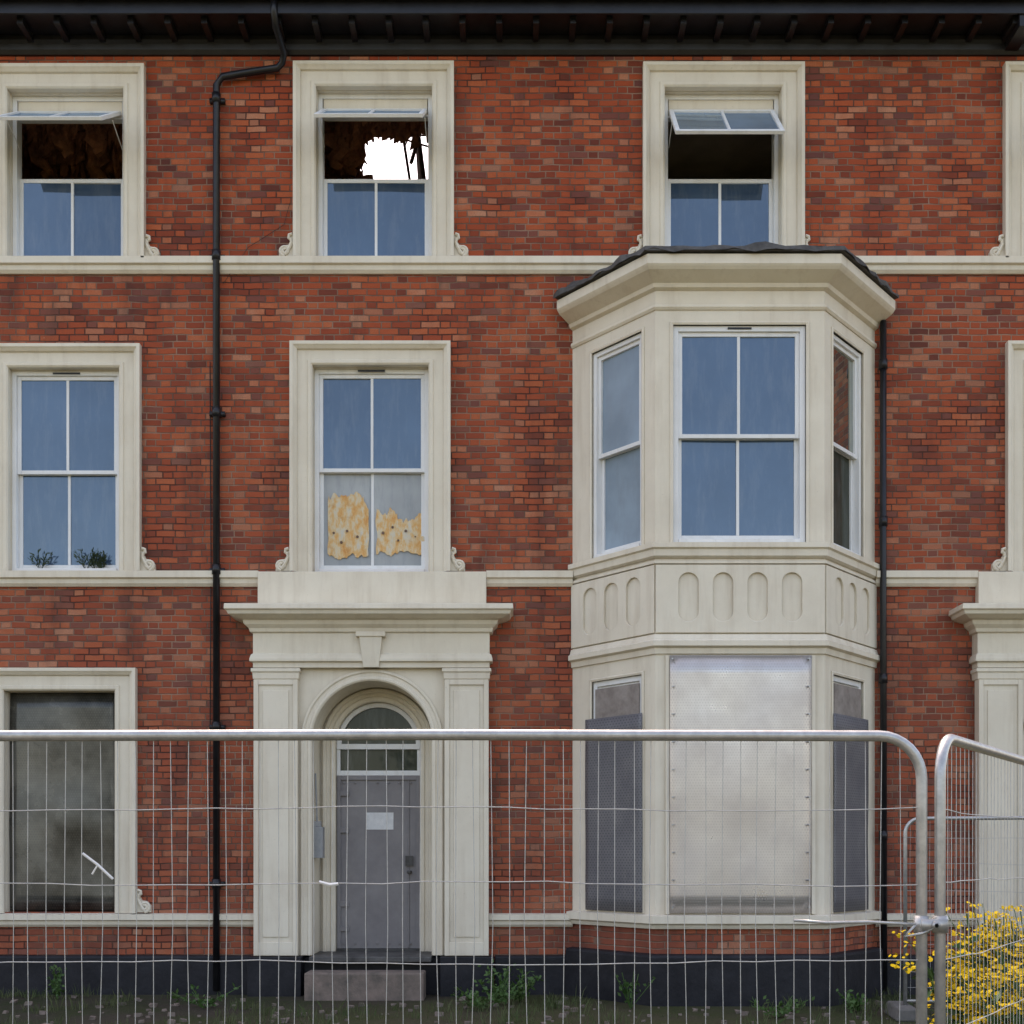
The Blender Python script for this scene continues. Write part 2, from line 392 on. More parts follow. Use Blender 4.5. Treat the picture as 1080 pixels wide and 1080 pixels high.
def sheet(M, a, b, c, e, d, m, name, wav=.004, n=14):
    s = MB(); s.M = M; vs = []; fs = []
    for j in range(n+1):
        for i in range(n+1):
            x = a+(b-a)*i/n; z = c+(e-c)*j/n
            vs.append((x, d+wav*noise.noise(Vector((x*2.3, z*1.7, a*3))), z))
    k = n+1
    fs = [(j*k+i, j*k+i+1, (j+1)*k+i+1, (j+1)*k+i) for j in range(n) for i in range(n)]
    s.add(vs, fs); o = s.obj(name, m, HOUSE, smooth=True)
    so = o.modifiers.new('s', 'SOLIDIFY'); so.thickness = .003; so.offset = 0
    return o
sheet(ID, -5.93, -4.66, .975, 3.545, .12, PERFW, 'window_security_sheet', .03)
sheet(MF, 1.713-bay[1][0], 3.25-bay[1][0], 1.0, 3.80, -.035, PERFL, 'bay_security_sheet', .014)
sheet(ML, s0-.08, s1+.03, 1.0, 3.19, -.03, PERFG, 'bay_side_security_sheet', .01)
sheet(MR, LR-s1-.03, LR-s0+.08, 1.0, 3.19, -.03, PERFG, 'bay_side_security_sheet', .01)
bd = MB()
bd.M = ML; bd.box(s0+.05, s1-.05, -.0, .015, 3.14, 3.53)
bd.M = MR; bd.box(LR-s1+.05, LR-s0-.05, -.0, .015, 3.14, 3.53); bd.M = ID
bd.obj('window_boards', BOARD, HOUSE)
sc = MB()
sc.M = MF
for z in [1.06+.3*i for i in range(10)]:
    for u in (1.74-bay[1][0], 3.222-bay[1][0]):
        sc.tube([(u, -.06, z), (u, -.035, z)], .011, 6)
sc.M = ID; sc.obj('sheet_screws', GALV, HOUSE)

def stringp(z1, z0, p=.09): 
    h = z1-z0
    return [(-.01, z1), (p, z1-.012), (p, z1-h*.48), (p*.66, z1-h*.56), (p*.6, z1-h*.82), (p*.3, z0), (-.01, z0)]
st = MB()
st.sweep([(-9, 0), (11, 0)], stringp(8.62, 8.43))
for x0, x1 in ((-9, DC-1.331), (DC+1.331, bay[0][0]), (bay[3][0], DC2-1.331), (DC2+1.331, 11)): st.sweep([(x0, 0), (x1, 0)], stringp(4.955, 4.77))
for x0, x1 in ((-9, DC-1.361), (DC+1.361, bay[0][0]), (bay[3][0], DC2-1.361), (DC2+1.361, 11)): st.sweep([(x0, 0), (x1, 0)], stringp(.95, .79))
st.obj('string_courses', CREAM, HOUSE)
pl = MB()
pp = [(-.01, .46), (.05, .45), (.06, .43), (.06, -.05), (-.01, -.05)]
for x0, x1 in ((-9, DC-1.43), (DC+1.43, bay[0][0]-.02), (bay[3][0]+.02, DC2-1.43), (DC2+1.43, 11)): pl.sweep([(x0, 0), (x1, 0)], pp)
pl.sweep(bay, [(-.05, .56), (.10, .55), (.12, .52), (.12, -.05), (-.05, -.05)])
for c in (DC, DC2):
    for s_ in (-1, 1):
        a, b = sorted((c+s_*.80, c+s_*1.42)); pl.box(a, b, -.24, .1, -.05, .455)
    pl.box(c-.799, c+.799, -.05, .6, -.05, .44)
pl.obj('plinth', PLINTH, HOUSE, bevel=.008)
sb = MB()
def scroll(x, z, sgn):
    pts = []
    for i in range(26):
        a = -math.pi*.5+i/25*math.pi*3.2; r = .062*(1-i/25*.78)
        pts.append((x+sgn*(.10+math.cos(a)*r), -.05, z+.066+math.sin(a)*r))
    sb.tube(pts, .018, 6)
    pts = [(x+sgn*.015, -.05, z+.26), (x+sgn*.05, -.05, z+.25), (x+sgn*.055, -.05, z+.215), (x+sgn*.03, -.05, z+.2), (x+sgn*.02, -.05, z+.16), (x+sgn*.04, -.05, z+.11), (x+sgn*.1, -.05, z+.02)]
    sb.tube(pts, .02, 6)
    poly = [(x, z), (x+sgn*.17, z), (x+sgn*.165, z+.08), (x+sgn*.12, z+.13), (x+sgn*.06, z+.14), (x+sgn*.03, z+.2), (x+sgn*.04, z+.25), (x, z+.26)]
    if sgn < 0: poly = poly[::-1]
    sb.prism(poly, -.045, .005)
for k, (a, b, c, e) in cols.items():
    scroll(a-.252, c-.0, -1); scroll(b+.252, c-.0, 1)
sb.obj('scroll_brackets', CREAM, HOUSE)

# ------------------------------------------------------------------ bay
b_ = MB()
def mk(M, L, uh, gh):
    b_.M = M; b_.wall(0.0, L, .9, 7.80, [uh, gh], 0, .16)
mk(ML, LL, (s0, s1, BZ0, BZ1), (s0, s1, 1.0, 3.62)); mk(MF, LF, (f0, f1, BZ0, BZ1), (f0, f1, 1.0, 3.62)); mk(MR, LR, (LR-s1, LR-s0, BZ0, BZ1), (LR-s1, LR-s0, 1.0, 3.62))
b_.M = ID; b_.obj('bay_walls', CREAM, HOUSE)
bb = MB(); bb.sweep(bay, [(0, .9), (0, .5), (-.16, .5), (-.16, .9)]); bb.obj('bay_brick_base', BRICK, HOUSE)
bm_ = MB()
bm_.sweep(bay, [(-.02, 8.055), (.25, 8.05), (.25, 7.95), (.235, 7.93), (.21, 7.905), (.12, 7.86), (.06, 7.83), (.045, 7.79), (.003, 7.77), (-.02, 7.77)])
bm_.sweep(bay, [(-.02, 7.63), (.025, 7.615), (.03, 7.585), (.012, 7.56), (-.02, 7.56)])
bm_.sweep(bay, [(-.02, 5.03), (.075, 5.018), (.075, 4.965), (.05, 4.95), (.045, 4.88), (.02, 4.86), (-.02, 4.85)])
bm_.sweep(bay, [(-.02, 4.835), (.03, 4.83), (.03, 4.80), (-.02, 4.79)])
bm_.sweep(bay, [(-.02, 4.04), (.025, 4.03), (.045, 3.97), (.07, 3.955), (.07, 3.90), (.03, 3.88), (.022, 3.82), (-.02, 3.81)])
bm_.sweep(bay, [(-.02, .985), (.10, .972), (.10, .89), (.07, .87), (.05, .83), (-.02, .82)])
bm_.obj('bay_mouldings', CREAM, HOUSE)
bt = MB()
SP = [(-.0, .04), (-.0, -.012), (.02, -.02), (.035, -.012), (.035, .005)]
for M, (p, q) in ((ML, (s0, s1)), (MF, (f0, f1)), (MR, (LR-s1, LR-s0))):
    bt.M = M; bt.arch3(p, q, BZ0, BZ1, SP)
    if M is not MF: bt.arch3(p, q, .99, 3.62, SP)
bt.M = MF
bt.box(1.713-bay[1][0]-.045, 1.713-bay[1][0]-.005, -.03, .01, .99, 3.8); bt.box(3.25-bay[1][0]+.005, 3.25-bay[1][0]+.045, -.03, .01, .99, 3.8)
bt.M = ID; bt.obj('bay_window_trim', CREAM, HOUSE)
bp = MB()
def arcade(M, L, n, m0):
    bp.M = M; z0, z1 = 4.045, 4.785; zb, zt = 4.17, 4.70; wd = .11
    a = m0; cw = (L-2*m0)/n; d0, d1 = -.028, .003
    bp.box(0, m0, d0, d1, z0, z1); bp.box(L-m0, L, d0, d1, z0, z1)
    for i in range(n):
        c = a+cw*(i+.5); l, r = a+cw*i, a+cw*(i+1); q = 12
        top = [(c+wd*math.sin(t), zt-wd+wd*math.cos(t)) for t in [math.pi/2*k/q for k in range(q+1)]]
        bot = [(c+wd*math.cos(t), zb+wd-wd*math.sin(t)) for t in [math.pi/2*k/q for k in range(q+1)]]
        half = top+bot
        right = [(c, z1)]+half+[(c, z0), (r, z0), (r, z1)]
        left = [(2*c-x, z) for x, z in right][::-1]
        left = [(max(x, l), z) for x, z in left]
        bp.prism(right[::-1], d0, d1); bp.prism(left[::-1], d0, d1)
arcade(ML, LL, 3, .14); arcade(MF, LF, 4, .17); arcade(MR, LR, 3, .14)
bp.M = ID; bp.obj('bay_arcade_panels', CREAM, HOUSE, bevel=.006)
br = MB()
br.sweep(bay, [(.0, 8.13), (.26, 8.115), (.28, 8.10), (.285, 8.07), (.0, 8.06)])
def offp(o):
    m = MB(); m.sweep(bay, [(o, 0), (o, 0)], cap=False); return [Vector(m.v[i*2]) for i in range(4)]
rim = offp(.26); top = [(bay[0][0]-.0, .01, 8.36), (bay[1][0]+.1, -.45, 8.30), (bay[2][0]-.1, -.45, 8.30), (bay[3][0], .01, 8.36)]
vs = [(p.x, p.y, 8.11) for p in rim]+top
br.add(vs, [(0,1,5,4),(1,2,6,5),(2,3,7,6),(4,5,6,7)])
for i in range(40):
    t = R.random(); x = rim[1].x+(rim[2].x-rim[1].x)*t
    r = R.uniform(.01, .03); br.box(x-r*2, x+r*2, rim[1].y+.02, rim[1].y+.1, 8.11, 8.12+r*.7)
vs = []; n = 60
for i in range(n+1):
    t = i/n*3; k = min(int(t), 2); fr_ = t-k; p = rim[k].lerp(rim[k+1], fr_)
    q = Vector((p.x-BC, p.y+.3, 0)).normalized()
    ww = .03+.03*noise.noise(Vector((i*.35, 0, 0)))
    vs += [(p.x, p.y, 8.12), (p.x+q.x*ww, p.y+q.y*ww, 8.12+.06*noise.noise(Vector((i*.3, 5, 0)))), (p.x+q.x*(ww+.01), p.y+q.y*(ww+.01), 8.07+.04*noise.noise(Vector((i*.5, 9, 0))))]
br.add(vs, [(i*3+j, i*3+j+3, i*3+j+4, i*3+j+1) for i in range(n) for j in range(2)])
br.obj('bay_lead_roof', LEAD, HOUSE)

# ------------------------------------------------------------------ doorways
def doorway(c, tag):
    t = MB()
    path = [(c-1.37, .02), (c-1.37, -.17), (c+1.37, -.17), (c+1.37, .02)]
    t.sweep(path, [(-.1, 4.505), (.27, 4.49), (.275, 4.43), (.25, 4.415), (.235, 4.38), (.15, 4.345), (.10, 4.335), (.085, 4.29), (.04, 4.25), (.03, 4.21), (0, 4.20), (0, 3.965), (.02, 3.95), (.035, 3.90), (.035, 3.87), (0, 3.86), (0, 3.80), (-.1, 3.80)])
    t.box(c-1.33, c+1.33, -.10, .02, 4.5, 4.93)
    r, zs, q = .70, 2.96, 32
    arc = [(c+r*math.cos(math.pi*k/q), zs+r*math.sin(math.pi*k/q)) for k in range(q+1)]
    t.prism([(c+r, .46)]+arc+[(c-r, .46), (c-1.33, .46), (c-1.33, 3.82), (c+1.33, 3.82), (c+1.33, .46)], -.09, .6)
    t.archring(c, zs, r, [(-.004, .06), (-.004, -.105), (.015, -.12), (.04, -.12), (.05, -.105), (.085, -.105), (.1, -.12), (.125, -.12), (.13, -.085)], .465)
    kx = .12
    t.add([(c-kx*1.15,-.24,4.2),(c+kx*1.15,-.24,4.2),(c+kx*.75,-.20,3.80),(c-kx*.75,-.20,3.80),(c-kx*1.15,-.1,4.2),(c+kx*1.15,-.1,4.2),(c+kx*.75,-.1,3.80),(c-kx*.75,-.1,3.80)],
          [(0,1,2,3),(0,3,7,4),(1,5,6,2),(3,2,6,7),(0,4,5,1)])
    t.box(c-.17, c+.17, -.25, -.1, 4.15, 4.205)
    for s_ in (-1, 1):
        a, b = sorted((c+s_*.85, c+s_*1.36))
        t.box(a, b, -.165, -.05, .46, 3.79)
        t.sweep([(a, 0), (a, -.165), (b, -.165), (b, 0)], [(-.02, 3.80), (.03, 3.79), (.03, 3.755), (.015, 3.74), (.01, 3.67), (-.02, 3.66)])
        e = .055; y = -.185
        t.box(a, a+e, y, -.16, .465, 3.66); t.box(b-e, b, y, -.16, .465, 3.66)
        t.box(a+e, b-e, y+.001, -.16, 3.60, 3.658); t.box(a+e, b-e, y+.001, -.16, .466, .62)
        t.box(a+e+.05, b-e-.05, y+.008, -.16, .68, 3.54)
    ri, zi = .515, 2.98
    arc = [(c+ri*math.cos(math.pi*k/q), zi+ri*math.sin(math.pi*k/q)) for k in range(q+1)]
    t.prism([(c+ri, .46)]+arc+[(c-ri, .46), (c-.72, .46), (c-.72, 3.7), (c+.72, 3.7), (c+.72, .46)], .52, .70)
    t.archring(c, zi, ri, [(-.003, .6), (-.003, .5), (.02, .485), (.05, .485), (.06, .5), (.1, .5), (.115, .47), (.15, .47), (.155, .53)], .462)
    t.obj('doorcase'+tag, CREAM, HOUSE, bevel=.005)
    f = MB()
    f.box(c-.51, c+.51, .58, .68, 2.92, 2.985); f.box(c-.51, c+.51, .58, .68, 2.60, 2.66)
    f.box(c-.51, c-.47, .6, .66, 2.66, 2.92); f.box(c+.47, c+.51, .6, .66, 2.66, 2.92)
    f.archring(c, 2.98, .455, [(0, .66), (0, .6), (.055, .6), (.055, .66)], 2.97)
    f.obj('fanlight_frame'+tag, WHITE, HOUSE, bevel=.003)
    g = MB(); g.add([(c-.5, .65, 2.65), (c+.5, .65, 2.65), (c+.5, .65, 3.5), (c-.5, .65, 3.5)], [(0,1,2,3)]); g.obj('fanlight_glass'+tag, GLASS3, HOUSE)
    d = MB()
    d.box(c-.505, c+.505, .6, .66, .49, 2.60)
    d.box(c-.505, c-.46, .575, .6, .49, 2.6); d.box(c+.46, c+.505, .575, .6, .49, 2.6); d.box(c-.46, c+.46, .576, .6, 2.545, 2.6); 
    d.box(c+.36, c+.375, .585, .6, .5, 2.54); d.box(c-.16, c-.152, .592, .6, .5, 2.54)
    for z in (2.35, 1.9, 1.0, .7):
        d.box(c-.47, c-.36, .57, .6, z, z+.06)
    for i in range(7):
        for z in (2.51, .55): d.tube([(c-.42+i*.135, .575, z), (c-.42+i*.135, .6, z)], .013, 6)
    d.obj('steel_door'+tag, DOORM, HOUSE, bevel=.003)
    h = MB(); h.box(c+.33, c+.42, .56, .6, 1.50, 1.62); h.tube([(c+.36, .575, 1.42), (c+.40, .55, 1.42)], .02, 8); h.box(c-.5, c+.5, .54, .6, .46, .488)
    h.obj('door_lock'+tag, LEAD, HOUSE)
    s = MB(); s.box(c-.70, c+.70, -.30, .62, .40, .462)
    s.obj('threshold'+tag, LEAD, HOUSE, bevel=.01)
    s = MB(); s.box(c-.70, c+.64, -.62, -.25, -.02, .31)
    s.obj('door_step'+tag, STONE, HOUSE, bevel=.02)
doorway(DC, ''); doorway(DC2, '_b')
n_ = MB(); n_.box(wx(386, .6), wx(415, .6), .594, .598, wz(875, .6), wz(857, .6)); n_.obj('paper_notice', PAPER, HOUSE)
kb = MB(); kb.box(-2.33, -2.22, .02, .16, wz(905), wz(872)); kb.box(-2.33, -2.25, .04, .14, wz(872), wz(866)); 
kb.tube([(-2.3, .1, wz(866)), (-2.31, .1, wz(840)), (-2.32, .1, wz(815))], .012, 6)
kb.obj('meter_box', PLAST, HOUSE, bevel=.01)

rr = random.Random(5)
tf = MB()
def torn(px0, px1, py0, py1, seed):
    q_ = random.Random(seed); n = 40; m_ = 8; d = .178
    x0, x1 = wx(px0, d), wx(px1, d); z1, z0 = wz(py0, d), wz(py1, d)
    lo, hi = [], []
    for i in range(n+1):
        t = i/n; x = x0+(x1-x0)*t
        nn = lambda f_, o_: noise.noise(Vector((t*f_, seed*3.1, o_)))
        hi.append((x, z1-.26*abs(nn(2.5, 0))-.12*abs(nn(9, 1))-.03*q_.random()-.10*(seed % 2)*max(0, (t-.7)/.3)))
        lo.append((x, z0+.07*nn(3, 4)+.05*nn(10, 2)+.015*q_.random()))
    def q(k, jj):
        z = lo[k][1]+(hi[k][1]-lo[k][1])*jj/m_
        return (lo[k][0]+.02*noise.noise(Vector((z*6, seed, 1))), d-.006+.006*noise.noise(Vector((lo[k][0]*8, z*8, seed))), z)
    tf.add([q(k, j) for k in range(n+1) for j in range(m_+1)], [(i*(m_+1)+j, (i+1)*(m_+1)+j, (i+1)*(m_+1)+j+1, i*(m_+1)+j+1) for i in range(n) for j in range(m_)])
torn(346, 389, 516, 586, 3); torn(397, 448, 530, 586, 4)
tf.obj('torn_yellowed_paper', TORN, HOUSE, fix=False, smooth=True)
td = MB()
for px, py in ((352,562),(366,560),(377,566),(404,562),(414,556),(428,560),(438,566),(420,570),(360,572)):
    x, z = wx(px, .165), wz(py, .165)
    td.tube([(x, .160, z), (x, .168, z)], rr.uniform(.009, .018), 7)
td.obj('torn_paper_holes', WOOD, HOUSE)

# ------------------------------------------------------------------ eaves
ev = MB()
ev.sweep([(-9.2, 0), (11.2, 0)], [(-.01, 11.18), (.10, 11.17), (.10, 11.12), (.07, 11.09), (.06, 11.03), (.03, 10.99), (-.01, 10.985)])
ev.box(-9.2, 11.2, -.46, .34, 11.18, 11.21)
ev.box(-9.2, 11.2, -.49, -.461, 11.15, 11.40)
x = -9.
while x < 11:
    ev.box(x, x+.07, -.40, -.05, 11.10, 11.179); x += .42
for x in (5.75,):
    ev.box(x, x+.16, -.47, -.02, 11.02, 11.17)
ev.obj('eaves_cornice', BLACK, HOUSE, bevel=.004)
gt = MB(); q = 10
prof = [(-.57+.075*math.cos(math.pi+math.pi*k/q), 11.36+.075*math.sin(math.pi+math.pi*k/q)) for k in range(q+1)]
pr2 = [(-.57+.068*math.cos(2*math.pi-math.pi*k/q), 11.36+.068*math.sin(2*math.pi-math.pi*k/q)) for k in range(q+1)]
allp = prof+pr2; n = len(allp)
gt.add([(-9.2, y, z) for y, z in allp]+[(11.2, y, z) for y, z in allp], [(i, (i+1) % n, (i+1) % n+n, i+n) for i in range(n)])
x = -8.6
while x < 11: 
    gt.tube([(x, -.57, 11.36), (x+.05, -.57, 11.36)], .085, 12); x += 1.83
gt.obj('gutter', GUTTER, HOUSE, smooth=True)
rf = MB()
def slope(x0, x1, ya, za, yb, zb, t=.06):
    rf.add([(x0,ya,za),(x1,ya,za),(x1,yb,zb),(x0,yb,zb),(x0,ya,za+t),(x1,ya,za+t),(x1,yb,zb+t),(x0,yb,zb+t)], [(3,2,1,0),(4,5,6,7),(0,1,5,4),(1,2,6,5),(2,3,7,6),(3,0,4,7)])
zr = lambda y: 11.42+.7*(y+.52) if y <= 4.5 else 11.42+.7*5.02-.7*(y-4.5)
slope(-9.2, 11.2, -.52, zr(-.52), 4.5, zr(4.5))
for x0, x1, ya, yb in ((-9.2, -3.3, 4.5, 9.6), (-.9, 11.2, 4.5, 9.6), (-3.3, -.9, 4.5, 5.1), (-3.3, -.9, 8.0, 9.6)): slope(x0, x1, ya, zr(ya+1e-6), yb, zr(yb))
rf.obj('slate_roof', SLATE, HOUSE)
ra = MB()
for i in range(9):
    x = -3.4+i*.36+R.uniform(-.03, .03)
    if i in (3, 4): continue
    ra.tube([(x, 4.5, zr(4.51)-.09), (x, 9.3, zr(9.3)-.09)], .05, 4)
ra.tube([(-3.3, 6.15, zr(6.15)-.02), (-.9, 6.15, zr(6.15)-.02)], .02, 4)
ra.tube([(-1.35, 2.0, 10.9), (-1.2, 2.9, 12.2)], .03, 4)
ra.tube([(-1.22, 1.3, 11.0), (-1.22, 3.6, 11.0)], .03, 4)
ra.tube([(-1.42, 1.3, 11.0), (-1.42, 3.6, 11.0)], .02, 4)
ra.tube([(-1.02, 1.3, 11.0), (-1.06, 3.6, 11.0)], .025, 4)
ra.tube([(-1.7, 1.4, 10.95), (-1.0, 1.9, 11.02)], .015, 4)
ra.obj('rafters', WOOD, HOUSE)
it = MB()
it.box(-8.6, 10.6, .4, 8.9, 8.3, 8.4)
for x in (-3.9, .4, 4.6): it.box(x, x+.15, .34, 6.0, 8.41, 10.95)
it.box(-8.6, 10.6, 3.9, 4.05, 8.41, 10.94)
it.box(-8.6, 10.6, .4, .42, 4.6, 4.7)
it.obj('interior_walls', INTER, HOUSE)
cl = MB(); cl.box(.56, 10.6, .34, 3.89, 10.96, 11.0); cl.obj('ceiling', CEIL, HOUSE)
bc = MB(); st_ = .06
def ragged(x0, x1, y0, y1, hole):
    nx, ny = int((x1-x0)/st_), int((y1-y0)/st_)
    P = {}
    def pt(i, j):
        if (i, j) not in P: P[(i, j)] = (x0+i*st_+rr.uniform(-.02, .02), y0+j*st_+rr.uniform(-.02, .02), 10.95+.10*noise.noise(Vector((i*.25, j*.25, 0)))-.07*rr.random())
        return P[(i, j)]
    for i in range(nx):
        for j in range(ny):
            x, y = x0+i*st_, y0+j*st_; h = hole(x, y)+.3*noise.noise(Vector((x*3, y*3, 2)))+.15*noise.noise(Vector((x*9, y*9, 2)))
            if h > 0: continue
            bc.add([pt(i, j), pt(i+1, j), pt(i+1, j+1), pt(i, j+1)], [(0,1,2,3)])
            if h > -.5 and rr.random() < .5:
                a = pt(i, j); l = rr.uniform(.05, .22)*(1.6 if x < -1.9 else 1); ww = rr.uniform(.02, .09)
                bc.add([a, (a[0]+ww, a[1], a[2]), (a[0]+ww*.9+rr.uniform(-.05, .05), a[1]+rr.uniform(-.05, .05), a[2]-l*.7), (a[0]+ww*.2+rr.uniform(-.05, .05), a[1], a[2]-l)], [(0,1,2,3)])
ragged(-3.74, .4, .34, 3.9, lambda x, y: 1-max(abs((x+1.48)/.54), abs((y-2.30)/.90)))
ragged(-8.6, -3.9, .34, 3.9, lambda x, y: -.2-abs(y-2.0)*.1)
for x, y, z, L_ in ((-2.25, 1.3, 10.85, .35), (-2.1, 1.6, 10.9, .3), (-5.7, 1.1, 10.9, .35), (-6.1, 1.4, 10.9, .45), (-5.3, 1.2, 10.9, .25), (-5.0, 1.6, 10.95, .4), (-5.45, 1.7, 10.9, .5)):
    pts = [(x+.08*math.sin(k*1.3+x), y+.02*k, z-L_*k/7) for k in range(8)]
    bc.tube(pts, [.12*(1-.09*k)+.04*rr.random() for k in range(8)], 7)
bc.obj('broken_ceiling', LATH, HOUSE, fix=False)

# ------------------------------------------------------------------ pipes
pi = MB(); xp = wx(230); yo = -.08
pi.tube([(wx(289, -.5), -.5, 11.32), (wx(289, -.5), -.5, 11.16), (wx(291, -.4), -.42, 11.05), (wx(299, -.2), -.16, 10.93), (wx(299), yo, 10.86), (wx(294), yo, 10.80), (wx(270), yo, 10.76), (xp+.07, yo, 10.70), (xp, yo, 10.60), (xp, yo, .05)], .04, 12)
z = 10.5
while z > .4:
    pi.tube([(xp, yo, z), (xp, yo, z-.11)], .053, 12); pi.box(xp-.09, xp+.09, -.05, 0.005, z-.08, z-.03); z -= 1.83
x2 = BC+1.77+.075
pi.tube([(x2, yo, 7.85), (x2, yo, 4.9), (x2+.01, yo, .05)], .038, 12)
z = 7.4
while z > .4:
    pi.tube([(x2, yo, z), (x2, yo, z-.11)], .05, 12); z -= 1.83
pi.obj('downpipes', BLACK, HOUSE, smooth=True)
cb = MB()
cb.tube([(wx(222), -.02, 7.4), (wx(223), -.02, 5.0), (wx(221), -.02, 1.0)], .006, 5)
cb.tube([(wx(236), -.02, wz(300)), (wx(262), -.02, wz(262)), (wx(300), -.02, wz(238)), (wx(306), -.02, wz(215))], .003, 5)
cb.obj('cables', BLACK, HOUSE)

# ------------------------------------------------------------------ plants
def leaf(mb, p, d, l, wd):
    d = d.normalized(); s = d.cross(Vector((rr.uniform(-1,1), rr.uniform(-1,1), rr.uniform(-.3,1)))).normalized()*wd
    mb.add([p, p+d*l*.5+s, p+d*l, p+d*l*.5-s], [(0,1,2,3)])
def rdir(up=.3): return Vector((rr.gauss(0,1), rr.gauss(0,1), rr.gauss(up,1))).normalized()
pw = MB()
for px, hh in ((40, .28), (88, .32), (106, .2), (97, .26)):
    b0 = Vector((wx(px), .085, 4.98))
    for k in range(7):
        d = Vector((rr.uniform(-.8, .8), rr.uniform(-.1, .05), 1)).normalized()
        L = hh*rr.uniform(.6, 1); pw.tube([b0, b0+d*L*.6, b0+d*L+Vector((d.x*.04, 0, -.01))], .003, 4)
        for t in range(9): leaf(pw, b0+d*L*(.25+.08*t), (rdir(.3)+d), .06, .009)
pw.obj('sill_weeds', LEAFD, None, fix=False)
def ragwort(st, fl, lf, x, y, h, n=7, nf=8, sd_=.2):
    b0 = Vector((x, y, 0))
    for k in range(n):
        d = Vector((rr.gauss(0,sd_), rr.gauss(0,sd_), 1)).normalized(); L = h*rr.uniform(.65, 1.03); top = b0+d*L
        st.tube([b0, b0+d*L*.5+Vector((rr.gauss(0,.01), 0, 0)), top], .004, 4)
        for t in range(24 if nf > 4 else 12):
            leaf(lf, b0+d*L*rr.uniform(.15, .9), rdir(.2), rr.uniform(.06, .13), rr.uniform(.01, .022))
        for s_ in range(9 if nf > 4 else 6):
            q = top+Vector((rr.gauss(0,.065), rr.gauss(0,.065), rr.uniform(-.26, .02)))
            st.tube([b0+d*L*.8, q], .0025, 3)
            for f in range(nf):
                c = q+Vector((rr.gauss(0,.026), rr.gauss(0,.026), rr.uniform(-.012, .018))); r = rr.uniform(.009, .015)*(1 if nf > 4 else 2.2)
                nn = Vector((rr.gauss(0,.5), rr.gauss(-.5,.5), .9)).normalized(); a = nn.orthogonal().normalized(); b = nn.cross(a)
                fl.add([c+(a*math.cos(t*math.pi/3)+b*math.sin(t*math.pi/3))*r for t in range(6)], [tuple(range(6))])
def ragwort_obj(name, spots):
    e = empty(name); st, fl, lf = MB(), MB(), MB()
    for s_ in spots: ragwort(st, fl, lf, *s_)
    st.obj('stems', LEAF, e, fix=False); fl.obj('flower_heads', YEL, e, fix=False); lf.obj('leaves', LEAF, e, fix=False)
ragwort_obj('ragwort_plant', [(2.68, -7.6, 1.30, 13, 8, .13), (2.80, -7.75, 1.46, 13, 8, .13), (2.72, -7.4, 1.42, 13, 8, .13), (3.0, -7.6, 1.50, 12, 8, .14), (2.74, -7.1, 1.3, 12, 8, .12), (3.25, -7.4, 1.35, 10), (2.84, -7.95, 1.2, 12, 8, .14), (2.66, -7.85, 1.1, 12, 8, .13), (2.9, -7.3, .95, 12, 8, .15), (2.72, -7.6, .95, 13, 8, .14), (3.1, -7.8, 1.2, 10), (2.62, -7.75, .85, 12, 8, .14), (2.66, -7.2, 1.05, 12, 8, .13)])
ragwort_obj('ragwort_meadow', [(R.uniform(-4, 9), R.uniform(-38, -19), R.uniform(.7, 1.1), 4, 4, .25) for _ in range(170)])
gr = MB()
def tuft(x, y, h, n, sp):
    for k in range(n):
        p = Vector((x+rr.gauss(0, sp), y+rr.gauss(0, sp), -.01)); a = rr.uniform(0, 6.28); l = h*rr.uniform(.5, 1.1); wd = rr.uniform(.002, .005)
        s_ = Vector((math.cos(a), math.sin(a), 0)); bnd = Vector((rr.gauss(0, .3), rr.gauss(0, .3), 0))*l
        gr.add([p-s_*wd, p+s_*wd, p+Vector((0,0,l*.6))+bnd*.4+s_*wd*.7, p+Vector((0,0,l))+bnd, p+Vector((0,0,l*.6))+bnd*.4-s_*wd*.7], [(0,1,2,3,4)])
for i in range(420): 
    x = rr.uniform(-7, 7); y = -rr.uniform(.15, 3.4)
    if DC-1 < x < DC+1 and y > -1.0: continue
    if noise.noise(Vector((x*.8, y*.8, 3))) < -.05: continue
    tuft(x, y, rr.uniform(.05, .18), 22, .07)
gr.obj('grass', GRASS, None, fix=False)
def weed(x, y, h, r, n, m=LEAF, sz=.06):
    b = MB()
    for k in range(9):
        d = Vector((rr.gauss(0, r), rr.gauss(0, r), h*rr.uniform(.5, 1))); b.tube([(x, y, 0), (x+d.x*.6, y+d.y*.6, d.z*.6), (x+d.x, y+d.y, d.z)], .004, 4)
        for t in range(n): 
            f = rr.uniform(.2, 1); leaf(b, Vector((x, y, 0))+d*f+Vector((rr.gauss(0, .03), rr.gauss(0, .03), 0)), rdir(.3), sz*rr.uniform(.5, 1.3), sz*.28)
    b.obj('weed_plant', m, None, fix=False)
for px, y, h, r, n in ((525, -1.0, .45, .2, 26), (508, -1.4, .3, .2, 20), (548, -.7, .35, .2, 20), (215, -1.2, .2, .2, 12), (820, -2.0, .2, .2, 12), (60, -.5, .4, .12, 10), (665, -1.3, .4, .10, 7), (905, -1.6, .2, .2, 12), (1010, -1.2, .3, .2, 14)):
    weed(wx(px, y), y, h, r, n)
rb = MB()
